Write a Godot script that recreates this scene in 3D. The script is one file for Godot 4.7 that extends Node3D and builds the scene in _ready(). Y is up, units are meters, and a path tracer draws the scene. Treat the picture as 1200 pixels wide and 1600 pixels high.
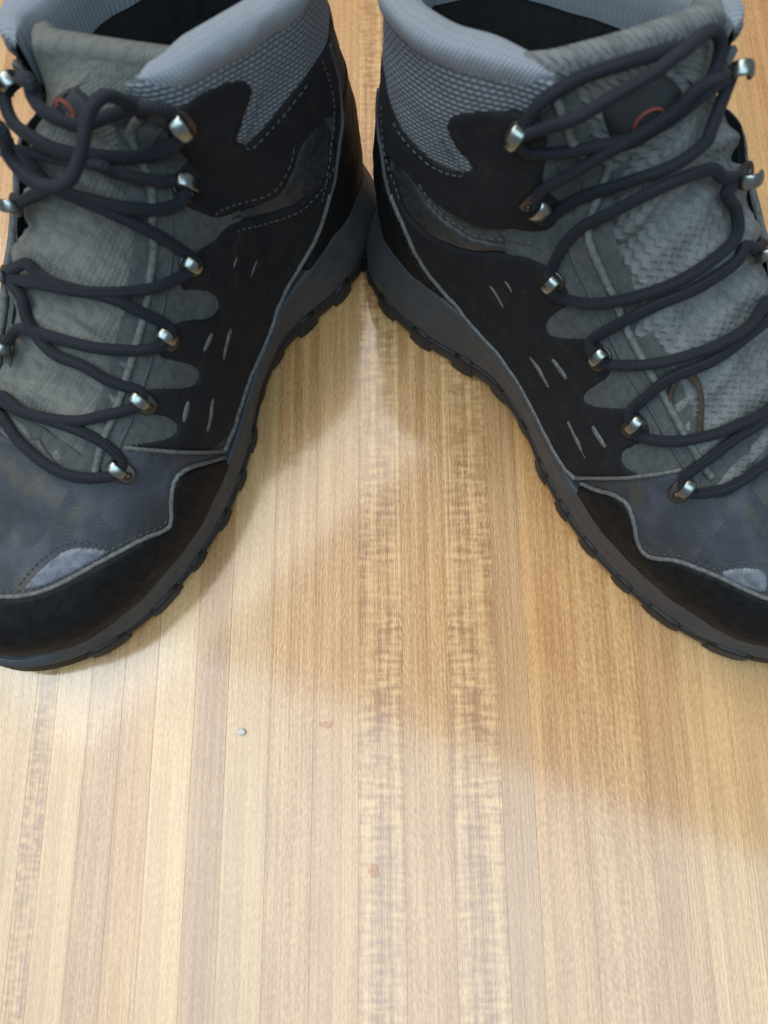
extends Node3D
# Two worn hiking boots standing toes-out on a butcher-block table top, seen from almost straight above.
# Boot shapes are worked out in millimetres in the boot's own axes: x from heel to toe, y up, z towards the inner (medial) side.

const NU := 221
const NV := 91

# u, feather edge (x y z), ridge or collar rim (x y z), direction and reach of the rib at its foot, the same at its top
const MEDIAL := [
	[0, 302, 27, -12, 262, 60, -8, 0.15, 1, 0, 26, 1, 0.05, 0, 26],
	[0.07, 295, 26, 12, 258, 62, -7, 0.15, 1, 0.15, 26, 0.9, 0.02, 0.45, 26],
	[0.14, 278, 26, 31, 250, 65, -6, 0.1, 1, 0.25, 26, 0.6, 0, 0.8, 28],
	[0.21, 256, 26, 41, 240, 70, -5, 0, 1, 0.25, 28, 0.3, 0, 1, 30],
	[0.3, 226, 27, 47, 218, 81, -6, 0, 1, 0.2, 32, 0.1, 0, 1, 32],
	[0.4, 192, 28, 46, 192, 98, -9, 0, 1, 0.05, 36, 0.05, 0, 1, 36],
	[0.5, 160, 32, 40, 168, 117, -14, 0, 1, -0.05, 42, 0.05, 0, 1, 38],
	[0.58, 133, 37, 33, 149, 136, -17, 0, 1, -0.1, 50, 0.1, 0, 1, 37],
	[0.66, 105, 43, 29, 136, 156, -18, 0, 1, -0.05, 58, 0.2, 0, 1, 36],
	[0.72, 84, 46, 29, 126, 174, -19, 0, 1, 0, 62, 0.3, -0.5, 0.8, 26],
	[0.77, 66, 48, 31, 112, 175, 6, 0, 1, 0.05, 55, 0.1, -0.9, 0.35, 34],
	[0.83, 46, 50, 32, 86, 174, 18, -0.05, 1, 0.05, 50, 0, -1, 0.2, 42],
	[0.89, 28, 50, 28, 56, 170, 24, -0.1, 1, 0, 45, 0, -1, 0.1, 45],
	[0.95, 15, 50, 16, 28, 166, 15, -0.15, 1, 0, 42, -0.05, -1, 0, 45],
	[1, 10, 50, -3, 12, 163, -10, -0.2, 1, 0, 42, -0.1, -1, 0, 45],
]
const LATERAL := [
	[0, 302, 27, -12, 262, 60, -8, 0.15, 1, 0, 26, 1, 0.05, 0, 26],
	[0.07, 296, 26, -32, 258, 62, -7, 0.15, 1, -0.15, 26, 0.9, 0.02, -0.45, 26],
	[0.14, 280, 26, -48, 250, 65, -6, 0.1, 1, -0.25, 26, 0.6, 0, -0.8, 28],
	[0.21, 256, 26, -58, 240, 70, -5, 0, 1, -0.25, 28, 0.3, 0, -1, 30],
	[0.3, 226, 27, -62, 218, 81, -6, 0, 1, -0.2, 32, 0.1, 0, -1, 32],
	[0.4, 192, 28, -61, 192, 98, -9, 0, 1, -0.05, 36, 0.05, 0, -1, 42],
	[0.5, 160, 32, -56, 168, 117, -14, 0, 1, 0, 42, 0.05, 0, -1, 46],
	[0.58, 133, 37, -50, 149, 136, -17, 0, 1, 0, 50, 0.1, 0, -1, 46],
	[0.66, 105, 43, -45, 136, 156, -18, 0, 1, 0, 58, 0.2, 0, -1, 44],
	[0.72, 84, 46, -42, 126, 174, -19, 0, 1, 0, 62, 0.3, -0.5, -0.8, 34],
	[0.77, 66, 48, -40, 118, 176, -42, 0, 1, -0.05, 55, 0.1, -0.9, -0.35, 34],
	[0.83, 46, 50, -38, 90, 173, -50, -0.05, 1, -0.05, 50, 0, -1, -0.2, 42],
	[0.89, 28, 50, -33, 56, 169, -44, -0.1, 1, 0, 45, 0, -1, -0.1, 45],
	[0.95, 15, 50, -22, 28, 166, -34, -0.15, 1, 0, 42, -0.05, -1, 0, 45],
	[1, 10, 50, -3, 12, 163, -10, -0.2, 1, 0, 42, -0.1, -1, 0, 45],
]
# sole outline at the ground on either side: u, x, z medial, z lateral, lowest y, top of the rubber
const GROUND := [
	[0.0, 309.0, -12.0, -12.0, 8.0, 24.0], [0.07, 303.0, 14.0, -36.0, 5.0, 22.0], [0.14, 285.0, 33.0, -53.0, 2.5, 14.5], [0.21, 258.0, 45.5, -63.0, 0.8, 9.5],
	[0.3, 227.0, 50.5, -67.0, 0.0, 8.0], [0.4, 192.0, 49.5, -65.0, 0.0, 8.0], [0.5, 161.0, 42.0, -60.0, 0.5, 9.0], [0.58, 134.0, 32.0, -54.0, 3.0, 11.0],
	[0.66, 108.0, 28.0, -49.0, 2.5, 14.0], [0.72, 86.0, 31.0, -47.0, 0.5, 13.0], [0.77, 66.0, 36.0, -46.0, 0.0, 12.0], [0.83, 43.0, 38.0, -44.0, 0.0, 12.0],
	[0.89, 21.0, 35.0, -39.0, 0.0, 12.0], [0.95, 4.0, 21.0, -26.0, 1.0, 13.0], [1.0, -3.0, -3.0, -3.0, 2.0, 14.0]]

# outlines of the pieces of the upper on each boot's surface: u, v, u, v ...
const OUTLINES := {
	"L": {
		"A": [0.453, 0.103, 0.415, 0.343, 0.39, 0.508, 0.369, 0.635, 0.379, 0.615, 0.395, 0.535, 0.416, 0.453, 0.432, 0.432, 0.435, 0.485, 0.424, 0.568, 0.414, 0.633, 0.424, 0.67, 0.444, 0.638, 0.459, 0.58, 0.479, 0.458, 0.494, 0.395, 0.509, 0.378, 0.512, 0.422, 0.501, 0.527, 0.494, 0.58, 0.501, 0.605, 0.519, 0.608, 0.537, 0.557, 0.554, 0.49, 0.574, 0.38, 0.594, 0.335, 0.605, 0.37, 0.593, 0.465, 0.581, 0.512, 0.588, 0.54, 0.61, 0.545, 0.633, 0.5, 0.659, 0.435, 0.684, 0.395, 0.719, 0.305, 0.75, 0.295, 0.785, 0.295, 0.816, 0.33, 0.844, 0.36, 0.859, 0.398, 0.804, 0.215, 0.761, 0.095, 0.731, 0.055, 0.685, 0.045, 0.619, 0.013, 0.55, 0.048],
		"B": [0.766, 0.855, 0.779, 0.905, 0.794, 0.922, 0.816, 0.91, 0.831, 0.883, 0.833, 0.85, 0.825, 0.81, 0.804, 0.75, 0.789, 0.705, 0.79, 0.672, 0.811, 0.698, 0.843, 0.733, 0.876, 0.78, 0.92, 0.76, 1.03, 0.79, 1.03, 0.58, 0.93, 0.52, 0.876, 0.485, 0.865, 0.535, 0.84, 0.532, 0.818, 0.508, 0.805, 0.463, 0.786, 0.417, 0.754, 0.362, 0.721, 0.34, 0.684, 0.42, 0.677, 0.495, 0.674, 0.552, 0.679, 0.58, 0.696, 0.58, 0.719, 0.575, 0.74, 0.613, 0.745, 0.672, 0.749, 0.73, 0.758, 0.802],
		"C": [0.865, 0.535, 0.861, 0.438, 0.843, 0.34, 0.811, 0.278, 0.782, 0.288, 0.749, 0.288, 0.718, 0.302, 0.684, 0.395, 0.685, 0.415, 0.721, 0.34, 0.754, 0.362, 0.786, 0.417, 0.805, 0.463, 0.818, 0.508, 0.84, 0.532],
		"D": [0.889, 0.508, 0.94, 0.53, 1.03, 0.56, 1.03, -0.05, 0.72, -0.05, 0.733, 0.043, 0.761, 0.095, 0.804, 0.215, 0.859, 0.398],
		"G": [0.121, 0.645, 0.158, 0.69, 0.204, 0.68, 0.225, 0.633, 0.242, 0.55, 0.254, 0.453, 0.22, 0.517, 0.173, 0.575, 0.134, 0.615],
		"H": [0.341, 0.63, 0.432, 0.638, 0.521, 0.585, 0.618, 0.527, 0.693, 0.573, 0.772, 0.858],
		"S": [0.469, 0.42, 0.443, 0.417, 0.494, 0.285, 0.453, 0.275, 0.561, 0.357, 0.535, 0.388, 0.584, 0.255, 0.545, 0.265, 0.664, 0.333, 0.64, 0.335, 0.684, 0.245, 0.647, 0.247],
		"pipe": [0.804, 0.215, 0.761, 0.095, 0.731, 0.055, 0.685, 0.045, 0.619, 0.013, 0.55, 0.048, 0.451, 0.098],
		"hpipe": [0.915, 0.748, 0.91, 0.638, 0.891, 0.495, 0.859, 0.398, 0.804, 0.215],
		"facing": [0.758, 0.89, 0.713, 0.67, 0.649, 0.675, 0.6, 0.642, 0.522, 0.67, 0.473, 0.695, 0.411, 0.713, 0.355, 0.735, 0.315, 0.713],
		"E": [0.446, -0.05, 0.446, 0.065, 0.414, 0.235, 0.394, 0.325, 0.374, 0.365, 0.355, 0.345, 0.326, 0.26, 0.316, 0.268, 0.289, 0.367, 0.258, 0.432, 0.219, 0.512, 0.17, 0.562, 0.122, 0.61, 0.085, 0.657, 0.043, 0.689, -0.03, 0.7, -0.03, -0.05],
		"Eline": [0.446, 0.065, 0.414, 0.235, 0.394, 0.325, 0.374, 0.365, 0.355, 0.345, 0.326, 0.26, 0.316, 0.268, 0.289, 0.367, 0.258, 0.432, 0.219, 0.512, 0.17, 0.562, 0.122, 0.61, 0.085, 0.657, 0.043, 0.689, 0, 0.7],
		"F": [0.451, 0.095, 0.369, 0.635, 0.351, 0.657, 0.33, 0.682, 0.312, 0.672, 0.29, 0.81, 0.295, 0.93, 0.315, 1.04, -0.03, 1.04, -0.03, 0.68, 0.043, 0.669, 0.085, 0.637, 0.122, 0.59, 0.17, 0.542, 0.219, 0.492, 0.258, 0.412, 0.289, 0.347, 0.316, 0.248, 0.326, 0.24, 0.355, 0.325, 0.374, 0.345, 0.394, 0.305, 0.414, 0.215, 0.446, 0.045],
	},
	"R": {
		"A": [0.463, 0.058, 0.427, 0.233, 0.396, 0.395, 0.364, 0.57, 0.386, 0.455, 0.399, 0.4, 0.424, 0.352, 0.434, 0.378, 0.427, 0.448, 0.42, 0.5, 0.427, 0.542, 0.456, 0.525, 0.468, 0.497, 0.506, 0.33, 0.524, 0.285, 0.522, 0.36, 0.515, 0.445, 0.524, 0.49, 0.55, 0.468, 0.565, 0.425, 0.599, 0.29, 0.618, 0.258, 0.623, 0.307, 0.615, 0.38, 0.625, 0.415, 0.647, 0.41, 0.669, 0.39, 0.689, 0.35, 0.724, 0.283, 0.761, 0.27, 0.796, 0.258, 0.826, 0.263, 0.853, 0.31, 0.879, 0.405, 0.894, 0.405, 0.87, 0.32, 0.823, 0.19, 0.791, 0.088, 0.755, 0.04, 0.711, 0.007, 0.659, 0, 0.574, 0, 0.495, 0],
		"B": [0.8, 0.873, 0.82, 0.89, 0.84, 0.873, 0.858, 0.843, 0.864, 0.8, 0.859, 0.753, 0.844, 0.698, 0.825, 0.66, 0.82, 0.63, 0.834, 0.608, 0.851, 0.608, 0.878, 0.647, 0.91, 0.682, 0.934, 0.76, 1.03, 0.79, 1.03, 0.5, 0.93, 0.46, 0.904, 0.438, 0.893, 0.482, 0.869, 0.485, 0.85, 0.448, 0.806, 0.413, 0.764, 0.403, 0.72, 0.375, 0.699, 0.425, 0.703, 0.463, 0.714, 0.485, 0.743, 0.547, 0.769, 0.665, 0.78, 0.74, 0.791, 0.823],
		"C": [0.894, 0.475, 0.879, 0.405, 0.853, 0.31, 0.826, 0.263, 0.796, 0.258, 0.761, 0.27, 0.724, 0.283, 0.689, 0.35, 0.691, 0.352, 0.723, 0.307, 0.761, 0.328, 0.796, 0.355, 0.826, 0.385, 0.849, 0.44, 0.869, 0.485, 0.885, 0.5],
		"D": [0.904, 0.44, 0.94, 0.46, 1.03, 0.5, 1.03, -0.05, 0.74, -0.05, 0.755, 0.02, 0.791, 0.088, 0.823, 0.19, 0.87, 0.32],
		"G": [0.245, 0.388, 0.234, 0.468, 0.214, 0.545, 0.189, 0.585, 0.173, 0.468, 0.205, 0.427],
		"H": [0.345, 0.552, 0.448, 0.497, 0.54, 0.455, 0.649, 0.395, 0.755, 0.565, 0.812, 0.833],
		"S": [0.487, 0.3, 0.455, 0.32, 0.517, 0.185, 0.466, 0.19, 0.586, 0.228, 0.555, 0.25, 0.611, 0.145, 0.568, 0.147, 0.696, 0.24, 0.67, 0.238, 0.716, 0.195, 0.671, 0.168],
		"pipe": [0.87, 0.32, 0.823, 0.19, 0.791, 0.088, 0.755, 0.04, 0.711, 0.012, 0.659, 0.012, 0.574, 0.012, 0.495, 0.012, 0.46, 0.06],
		"hpipe": [0.951, 0.628, 0.934, 0.492, 0.904, 0.438, 0.87, 0.32],
		"facing": [0.802, 0.953, 0.763, 0.76, 0.688, 0.552, 0.64, 0.532, 0.571, 0.547, 0.512, 0.593, 0.445, 0.64, 0.38, 0.655, 0.326, 0.667],
		"E": [0.45, -0.05, 0.45, 0.07, 0.422, 0.155, 0.406, 0.228, 0.381, 0.273, 0.361, 0.25, 0.339, 0.182, 0.324, 0.163, 0.306, 0.228, 0.29, 0.3, 0.266, 0.35, 0.233, 0.403, 0.196, 0.432, 0.171, 0.453, 0.086, 0.511, -0.03, 0.55, -0.03, -0.05],
		"Eline": [0.45, 0.07, 0.422, 0.155, 0.406, 0.228, 0.381, 0.273, 0.361, 0.25, 0.339, 0.182, 0.324, 0.163, 0.306, 0.228, 0.29, 0.3, 0.266, 0.35, 0.233, 0.403, 0.196, 0.432, 0.171, 0.453, 0.086, 0.511, 0, 0.55],
		"F": [0.459, 0.065, 0.364, 0.57, 0.349, 0.583, 0.325, 0.583, 0.296, 0.667, 0.285, 0.8, 0.295, 0.92, 0.31, 1.04, -0.03, 1.04, -0.03, 0.53, 0.086, 0.491, 0.171, 0.432, 0.196, 0.412, 0.233, 0.383, 0.266, 0.33, 0.29, 0.28, 0.306, 0.208, 0.324, 0.143, 0.339, 0.163, 0.361, 0.23, 0.381, 0.253, 0.406, 0.208, 0.422, 0.135, 0.45, 0.05],
	},
}
# course of each boot's lace over its tongue, point by point
const LACES := {
	"L": [
		[216.6, 84.3, -24.4, 221.4, 83, -11.9, 223.8, 81.6, 3.4, 221.8, 80.6, 15.4, 215, 79.3, 26.2],
		[207.9, 81.5, 27.6, 205.8, 86.5, 20.5, 206.9, 90.2, 9.1, 210, 89.8, -7.3, 211.7, 88.3, -17.9, 212, 86.5, -26.6],
		[209.9, 87.5, -27.6, 211, 89.3, -13.1, 205.4, 91.9, 5.7, 197.6, 93.3, 16, 188.9, 92.3, 23.9],
		[182.5, 95.3, 23.7, 185.9, 100.8, 13.8, 186.5, 104.5, 4, 188, 105.2, -9.5, 183.2, 108.2, -22.1, 176.9, 112.4, -28.1],
		[186.6, 104.6, -26.7, 184.5, 107.7, -16.9, 182, 109.2, -3, 178, 108.4, 8.4, 170.4, 104.7, 19.3, 164, 102, 23.4],
		[156.7, 104.9, 22.7, 160.3, 115, 14.6, 163.1, 120.7, 5.9, 167.9, 121.6, -10.3, 168.5, 121, -21.7, 167, 121.2, -28.6],
		[172, 116.6, -28, 170.2, 119.7, -18.3, 167.1, 121.7, -5.1, 160.5, 121.6, 7.3, 150.6, 118, 16.2, 138.9, 114.3, 20.9],
		[133, 118.2, 20.9, 137.5, 131.7, 14.6, 142.9, 143.2, 3.7, 145.9, 146.8, -11.3, 146.1, 146.5, -20.7, 144, 150, -28.6],
		[146.5, 145.4, -19.7, 145.9, 146.8, -11.3, 141.3, 145.7, 3.6, 133.5, 140.4, 12.2, 124.4, 135.5, 15.3],
		[121.1, 142.2, 12.4, 127.1, 147.2, 10.1, 135.1, 155.1, 3, 138.1, 158.8, -3.5],
		[114.9, 155.7, 14.6, 120.4, 151.4, 7, 130, 156.8, 2.7, 136.5, 160.4, -4, 139.9, 160.1, -14.4, 140, 160, -24.8, 137.5, 158.8, -35.3, 131.8, 161.3, -41.4],
		[112.9, 164.2, 16.3, 116, 170.1, 12.9, 121.9, 170.9, 5.1, 127.1, 168.2, -2.2, 132.6, 168, -7.1, 134.7, 169.4, -11.1, 135.7, 171.1, -17, 133.7, 172.7, -22.6, 131.1, 176, -23.9],
		[118.1, 166.3, 6.1, 122.2, 175, 6.5, 127.2, 181, 4.6, 132.6, 180, 2.8, 138.1, 176.3, 2.7, 144, 171.6, 3, 150, 166.9, 1.4, 153.7, 164.5, -3.2, 155.1, 163.9, -11.3, 152.8, 167, -20, 149.3, 174.7, -21.9],
	],
	"R": [
		[210.2, 75.6, 28.9, 216.3, 78.1, 20.3, 219.3, 80.1, 9.8, 220.7, 80.9, 0.5],
		[202.6, 78.6, 28, 203.7, 84.7, 17.8, 204.8, 88.1, 6.3, 206.9, 88.6, -9.9],
		[179.1, 81.7, 30.6, 189.2, 85.8, 24.8, 197.3, 89.5, 13.7, 201.2, 90.7, 4, 205, 89.6, -11.3],
		[169.9, 85.9, 28.3, 170, 93.5, 22.8, 171.7, 101.3, 14.2, 177.9, 105.8, -1.5, 180, 105.4, -28.7],
		[150.6, 93.5, 24.2, 161.6, 101.7, 17.8, 168.4, 106.3, 9.7, 174.5, 108.6, -3.5, 177.1, 108.2, -19, 174.7, 108.4, -32.5],
		[139.2, 94.2, 22.9, 144, 107.9, 16.2, 149.9, 118.2, 6.5, 155.5, 122.8, -5.6, 157.8, 123.7, -23.3, 155.8, 124.9, -30],
		[117.7, 101.4, 22.3, 129.9, 106.6, 18.7, 141.6, 117.2, 10.9, 149.4, 124.7, -0.9, 152.2, 128.1, -14.6, 151.5, 129.2, -26.7, 145.5, 134.7, -29.9, 139.5, 141.4, -27.2],
		[110.8, 108.4, 21, 110.1, 120.4, 17.1, 112.3, 130, 12.7, 118.7, 140.3, 6.9, 126.7, 151.3, -4.8, 132.5, 151.7, -20.4, 136, 145.9, -26.6],
		[98, 121.8, 15.7, 104.4, 134.7, 9.5, 116.2, 148.1, 1.3, 124.5, 156, -7.9, 126.8, 160, -18.6, 125.2, 163.1, -22.2],
		[95.5, 138.7, 19.5, 102.4, 150, 12.8, 106.6, 156.5, 6.6, 111.8, 163.6, -2.4, 115.5, 169.9, -11.8, 116.5, 175.2, -18.6],
		[86.2, 150.3, 19.7, 96.1, 154.4, 13.9, 104.3, 158.3, 5.5, 110.3, 159.8, -4.3, 115.2, 165.3, -13, 117.7, 171.5, -21.3],
		[83.1, 160.9, 20.8, 85.1, 169.8, 17.8, 89.9, 176.5, 9.1, 96.4, 181, 0.6, 103.3, 182, -14.1, 105, 178, -24.6],
		[89.8, 164.1, 19.4, 97.9, 172, 15.6, 103.2, 179, 6.9, 107.5, 184, -3.1, 108.6, 186, -12, 108.2, 184, -28.6, 111.9, 178, -32.1, 115.9, 172, -27.1],
	],
}
const LACE_ENDS := {"L": [[0, 0, true], [1, 0, false], [2, 0, true], [3, 2, false], [4, 1, true], [5, 2, false], [6, 2, true], [7, 4, false], [8, 3, true], [9, 4, false], [10, 5, false], [11, 5, false]],
	"R": [[0, 0, false], [1, 1, false], [2, 1, false], [3, 2, false], [4, 2, false], [5, 3, false], [6, 4, false], [7, 4, false], [8, 5, false], [9, 5, false], [10, 5, false]]}
const LACE_STARTS := {"L": [[0, 0, false], [1, 0, true], [2, 1, false], [3, 1, true], [4, 2, false], [5, 2, true], [6, 3, false], [7, 3, true], [8, 4, false], [9, 4, true], [10, 5, true], [11, 5, true]],
	"R": [[0, 0, true], [1, 0, true], [2, 1, true], [3, 1, true], [4, 2, true], [5, 2, true], [6, 3, true], [7, 3, true], [8, 4, true], [9, 4, true], [10, 5, true], [11, 5, true], [12, 5, true]]}
const KEEPER := [183.4, 89.6, 19.4, 176.4, 94.7, 16.4, 173.5, 99.8, 11, 177.2, 100.3, 7.3, 184.7, 95.7, 8.6, 194.7, 87.3, 15.4]
const OUTER_HOOKS := {"L": [0.311, 0.755, 0.404, 0.807, 0.491, 0.77, 0.574, 0.825, 0.64, 0.792, 0.748, 0.85], "R": [0.25, 0.80, 0.352, 0.772, 0.431, 0.825, 0.509, 0.873, 0.599, 0.915, 0.72, 0.90]}

var M := {}
var lean := Vector3.ZERO     # how the shaft flops: forward per mm, inward per mm, twist
var hand := -1.0             # 1: the boot whose inner side is the local -z
var rng := RandomNumberGenerator.new()
var dents := FastNoiseLite.new()


class Shape:
	var v := PackedVector3Array()
	var uv := PackedVector2Array()
	var idx := PackedInt32Array()

	func quad(a: int, b: int, c: int, d: int) -> void:
		idx.append_array(PackedInt32Array([a, b, c, a, c, d]))

	func add(p: Vector3, t := Vector2.ZERO) -> int:
		v.append(p)
		uv.append(t)
		return v.size() - 1


# ---------------------------------------------------------------- scene

func _ready() -> void:
	rng.seed = 20240611
	dents.seed = 5
	dents.frequency = 0.035
	dents.fractal_octaves = 3

	var cam := Camera3D.new()
	cam.name = "camera"
	cam.position = Vector3(0, 0.37, 0)
	cam.rotation_degrees = Vector3(-74.4, 0, 0)
	cam.near = 0.01
	cam.far = 20.0
	var lens := CameraAttributesPhysical.new()
	lens.frustum_focal_length = 18.0
	lens.exposure_aperture = 5.5
	lens.frustum_focus_distance = 0.355
	lens.frustum_near = 0.01
	lens.frustum_far = 20.0
	cam.attributes = lens
	cam.fov = 67.28
	add_child(cam)
	cam.current = true

	var env := Environment.new()
	env.background_mode = Environment.BG_COLOR
	env.background_color = Color(0.78, 0.82, 0.86)
	env.background_energy_multiplier = 0.45
	env.tonemap_mode = Environment.TONE_MAPPER_LINEAR
	env.tonemap_exposure = 0.95
	env.sdfgi_enabled = true
	env.ssao_enabled = true
	env.ssil_enabled = true
	var we := WorldEnvironment.new()
	we.name = "environment"
	we.environment = env
	add_child(we)

	# the window that the table stands beside, beyond the boots and a little to the left
	var win := AreaLight3D.new()
	win.name = "window_light"
	win.area_size = Vector2(1.8, 1.3)
	win.light_energy = 4.0
	win.light_color = Color(1.0, 0.975, 0.94)
	win.shadow_enabled = true
	win.area_range = 8.0
	win.area_attenuation = 2.0
	add_child(win)
	win.look_at_from_position(Vector3(-0.7, 1.9, -0.95), Vector3(0.0, 0.0, -0.2))
	# the cool light of a second, higher window behind the viewer; its sheen lies on the varnish at the near edge
	var high := AreaLight3D.new()
	high.name = "high_window_light"
	high.area_size = Vector2(2.1, 1.0)
	high.light_energy = 2.8
	high.light_color = Color(0.80, 0.93, 1.0)
	high.shadow_enabled = true
	high.area_range = 8.0
	high.area_attenuation = 2.0
	add_child(high)
	high.look_at_from_position(Vector3(-0.15, 1.5, 0.46), Vector3(-0.15, 0.0, 0.46), Vector3(sin(0.34), 0, -cos(0.34)))

	materials()
	table_top()
	var left := boot("L", "left-hand hiking boot with a slack loop of dark lace drooping over its tongue", 30.0, Vector2(-24.0, -295.0), Vector3(0, 0, 0))
	var right := boot("R", "right-hand hiking boot with its laces pulled straight up to the collar and no slack loop", -41.4, Vector2(6.87, -266.42), Vector3(-0.085, 0.07, -0.115))
	left.set_meta("group", "pair of hiking boots")
	right.set_meta("group", "pair of hiking boots")
	small_things()


# ---------------------------------------------------------------- helpers

func named(n: Node3D, called: String, parent: Node) -> Node3D:
	var free := called
	var k := 0
	while parent.has_node(NodePath(free)):
		k += 1
		free = "%s_%03d" % [called, k]
	n.name = free
	parent.add_child(n, true)
	return n


func mesh_of(s: Shape, scale := 0.001, flip_z := -1.0) -> ArrayMesh:
	var n := PackedVector3Array()
	n.resize(s.v.size())
	for k in range(0, s.idx.size(), 3):
		var a := s.idx[k]
		var b := s.idx[k + 1]
		var c := s.idx[k + 2]
		var f := (s.v[b] - s.v[a]).cross(s.v[c] - s.v[a])
		n[a] += f
		n[b] += f
		n[c] += f
	var v := PackedVector3Array()
	v.resize(s.v.size())
	var side := -hand if flip_z < 0.0 else 1.0
	for k in s.v.size():
		var p := s.v[k] * scale
		v[k] = Vector3(p.x, p.y, p.z * side)
		var q := n[k].normalized()
		n[k] = Vector3(q.x, q.y, q.z * side)
	var idx := s.idx
	if side > 0.0:
		idx = s.idx.duplicate()
		idx.reverse()
	var a := []
	a.resize(Mesh.ARRAY_MAX)
	a[Mesh.ARRAY_VERTEX] = v
	a[Mesh.ARRAY_NORMAL] = n
	a[Mesh.ARRAY_TEX_UV] = s.uv
	a[Mesh.ARRAY_INDEX] = idx
	var m := ArrayMesh.new()
	m.add_surface_from_arrays(Mesh.PRIMITIVE_TRIANGLES, a)
	return m


func put(s: Shape, called: String, material: Material, parent: Node, scale := 0.001, flip_z := -1.0) -> MeshInstance3D:
	var o := MeshInstance3D.new()
	o.mesh = mesh_of(s, scale, flip_z)
	o.material_override = material
	named(o, called, parent)
	return o


func outward(s: Shape, from := 0) -> void:
	# turns the triangles of a roughly convex piece so that they face away from its middle
	if from >= s.idx.size():
		return
	var mid := Vector3.ZERO
	for k in range(from, s.idx.size()):
		mid += s.v[s.idx[k]]
	mid /= float(s.idx.size() - from)
	var total := 0.0
	for k in range(from, s.idx.size(), 3):
		var a := s.v[s.idx[k]]
		var b := s.v[s.idx[k + 1]]
		var c := s.v[s.idx[k + 2]]
		total += (b - a).cross(c - a).dot((a + b + c) / 3.0 - mid)
	if total < 0.0:
		for k in range(from, s.idx.size(), 3):
			var t := s.idx[k + 1]
			s.idx[k + 1] = s.idx[k + 2]
			s.idx[k + 2] = t


func loft(s: Shape, rows: Array, ring := false, caps := false) -> void:
	var from := s.idx.size()
	var n: int = rows[0].size()
	var first := s.v.size()
	for i in rows.size():
		for j in n:
			s.add(rows[i][j], Vector2(float(i), float(j)) * 0.3)
	for i in rows.size() - 1:
		for j in (n if ring else n - 1):
			var k := (j + 1) % n
			s.quad(first + i * n + j, first + i * n + k, first + (i + 1) * n + k, first + (i + 1) * n + j)
	if caps:
		for e in [0, rows.size() - 1]:
			var mid := Vector3.ZERO
			for p in rows[e]:
				mid += p
			var c := s.add(mid / n)
			for j in n:
				var k := (j + 1) % n
				if e == 0:
					s.idx.append_array(PackedInt32Array([c, first + k, first + j]))
				else:
					s.idx.append_array(PackedInt32Array([c, first + e * n + j, first + e * n + k]))
	outward(s, from)


func spline(p: PackedVector3Array, step: float) -> PackedVector3Array:
	var out := PackedVector3Array()
	for i in p.size() - 1:
		var a := p[maxi(i - 1, 0)]
		var b := p[i]
		var c := p[i + 1]
		var d := p[mini(i + 2, p.size() - 1)]
		var n := maxi(1, int(ceil(b.distance_to(c) / step)))
		for k in n:
			out.append(b.cubic_interpolate(c, a, d, float(k) / n))
	out.append(p[p.size() - 1])
	return out


func tube(s: Shape, path: PackedVector3Array, r: float, sides := 8, squash := 1.0, up := Vector3.ZERO, wide := 1.0) -> void:
	# a round cord along a path with rounded ends; squash flattens it along up
	var first := s.v.size()
	var n := path.size()
	var x := Vector3.ZERO
	var along := 0.0
	for i in n:
		var t := (path[mini(i + 1, n - 1)] - path[maxi(i - 1, 0)]).normalized()
		if i == 0:
			x = up if up != Vector3.ZERO else (Vector3.UP if absf(t.y) < 0.9 else Vector3.RIGHT)
		elif up != Vector3.ZERO:
			x = up
		x = (x - t * x.dot(t)).normalized()
		var y := t.cross(x)
		if i > 0:
			along += path[i].distance_to(path[i - 1])
		for j in sides:
			var a := TAU * j / sides
			s.add(path[i] + x * cos(a) * r * squash + y * sin(a) * r * wide, Vector2(float(j) / sides, along * 0.1))
	for i in n - 1:
		for j in sides:
			var k := (j + 1) % sides
			s.quad(first + i * sides + j, first + i * sides + k, first + (i + 1) * sides + k, first + (i + 1) * sides + j)
	for e in [0, n - 1]:
		var t := (path[0] - path[1]).normalized() if e == 0 else (path[n - 1] - path[n - 2]).normalized()
		var c := s.add(path[e] + t * r * minf(squash, wide) * 0.6)
		for j in sides:
			var k := (j + 1) % sides
			if e == 0:
				s.idx.append_array(PackedInt32Array([c, first + k, first + j]))
			else:
				s.idx.append_array(PackedInt32Array([c, first + e * sides + j, first + e * sides + k]))


# ---------------------------------------------------------------- materials

func lin(r: float, g: float, b: float) -> Color:
	return Color(r, g, b).linear_to_srgb()


func noise_texture(freq: float, octaves: int, low: float, high: float, seed_: int, size := 512, bump := 0.0, kind := FastNoiseLite.TYPE_SIMPLEX_SMOOTH) -> NoiseTexture2D:
	var n := FastNoiseLite.new()
	n.noise_type = kind
	n.seed = seed_
	n.frequency = freq
	n.fractal_octaves = octaves
	n.fractal_gain = 0.55
	var t := NoiseTexture2D.new()
	t.width = size
	t.height = size
	t.seamless = true
	t.noise = n
	if bump > 0.0:
		t.as_normal_map = true
		t.bump_strength = bump
	else:
		var g := Gradient.new()
		g.offsets = PackedFloat32Array([0.25, 0.75])
		g.colors = PackedColorArray([Color(low, low, low), Color(high, high, high)])
		t.color_ramp = g
	return t


func plain(c: Color, rough: float, metal := 0.0) -> StandardMaterial3D:
	var m := StandardMaterial3D.new()
	m.albedo_color = c
	m.roughness = rough
	m.metallic = metal
	return m


func tri(m: StandardMaterial3D, per_metre: float) -> StandardMaterial3D:
	m.uv1_triplanar = true
	m.uv1_scale = Vector3.ONE * per_metre
	return m


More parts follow.
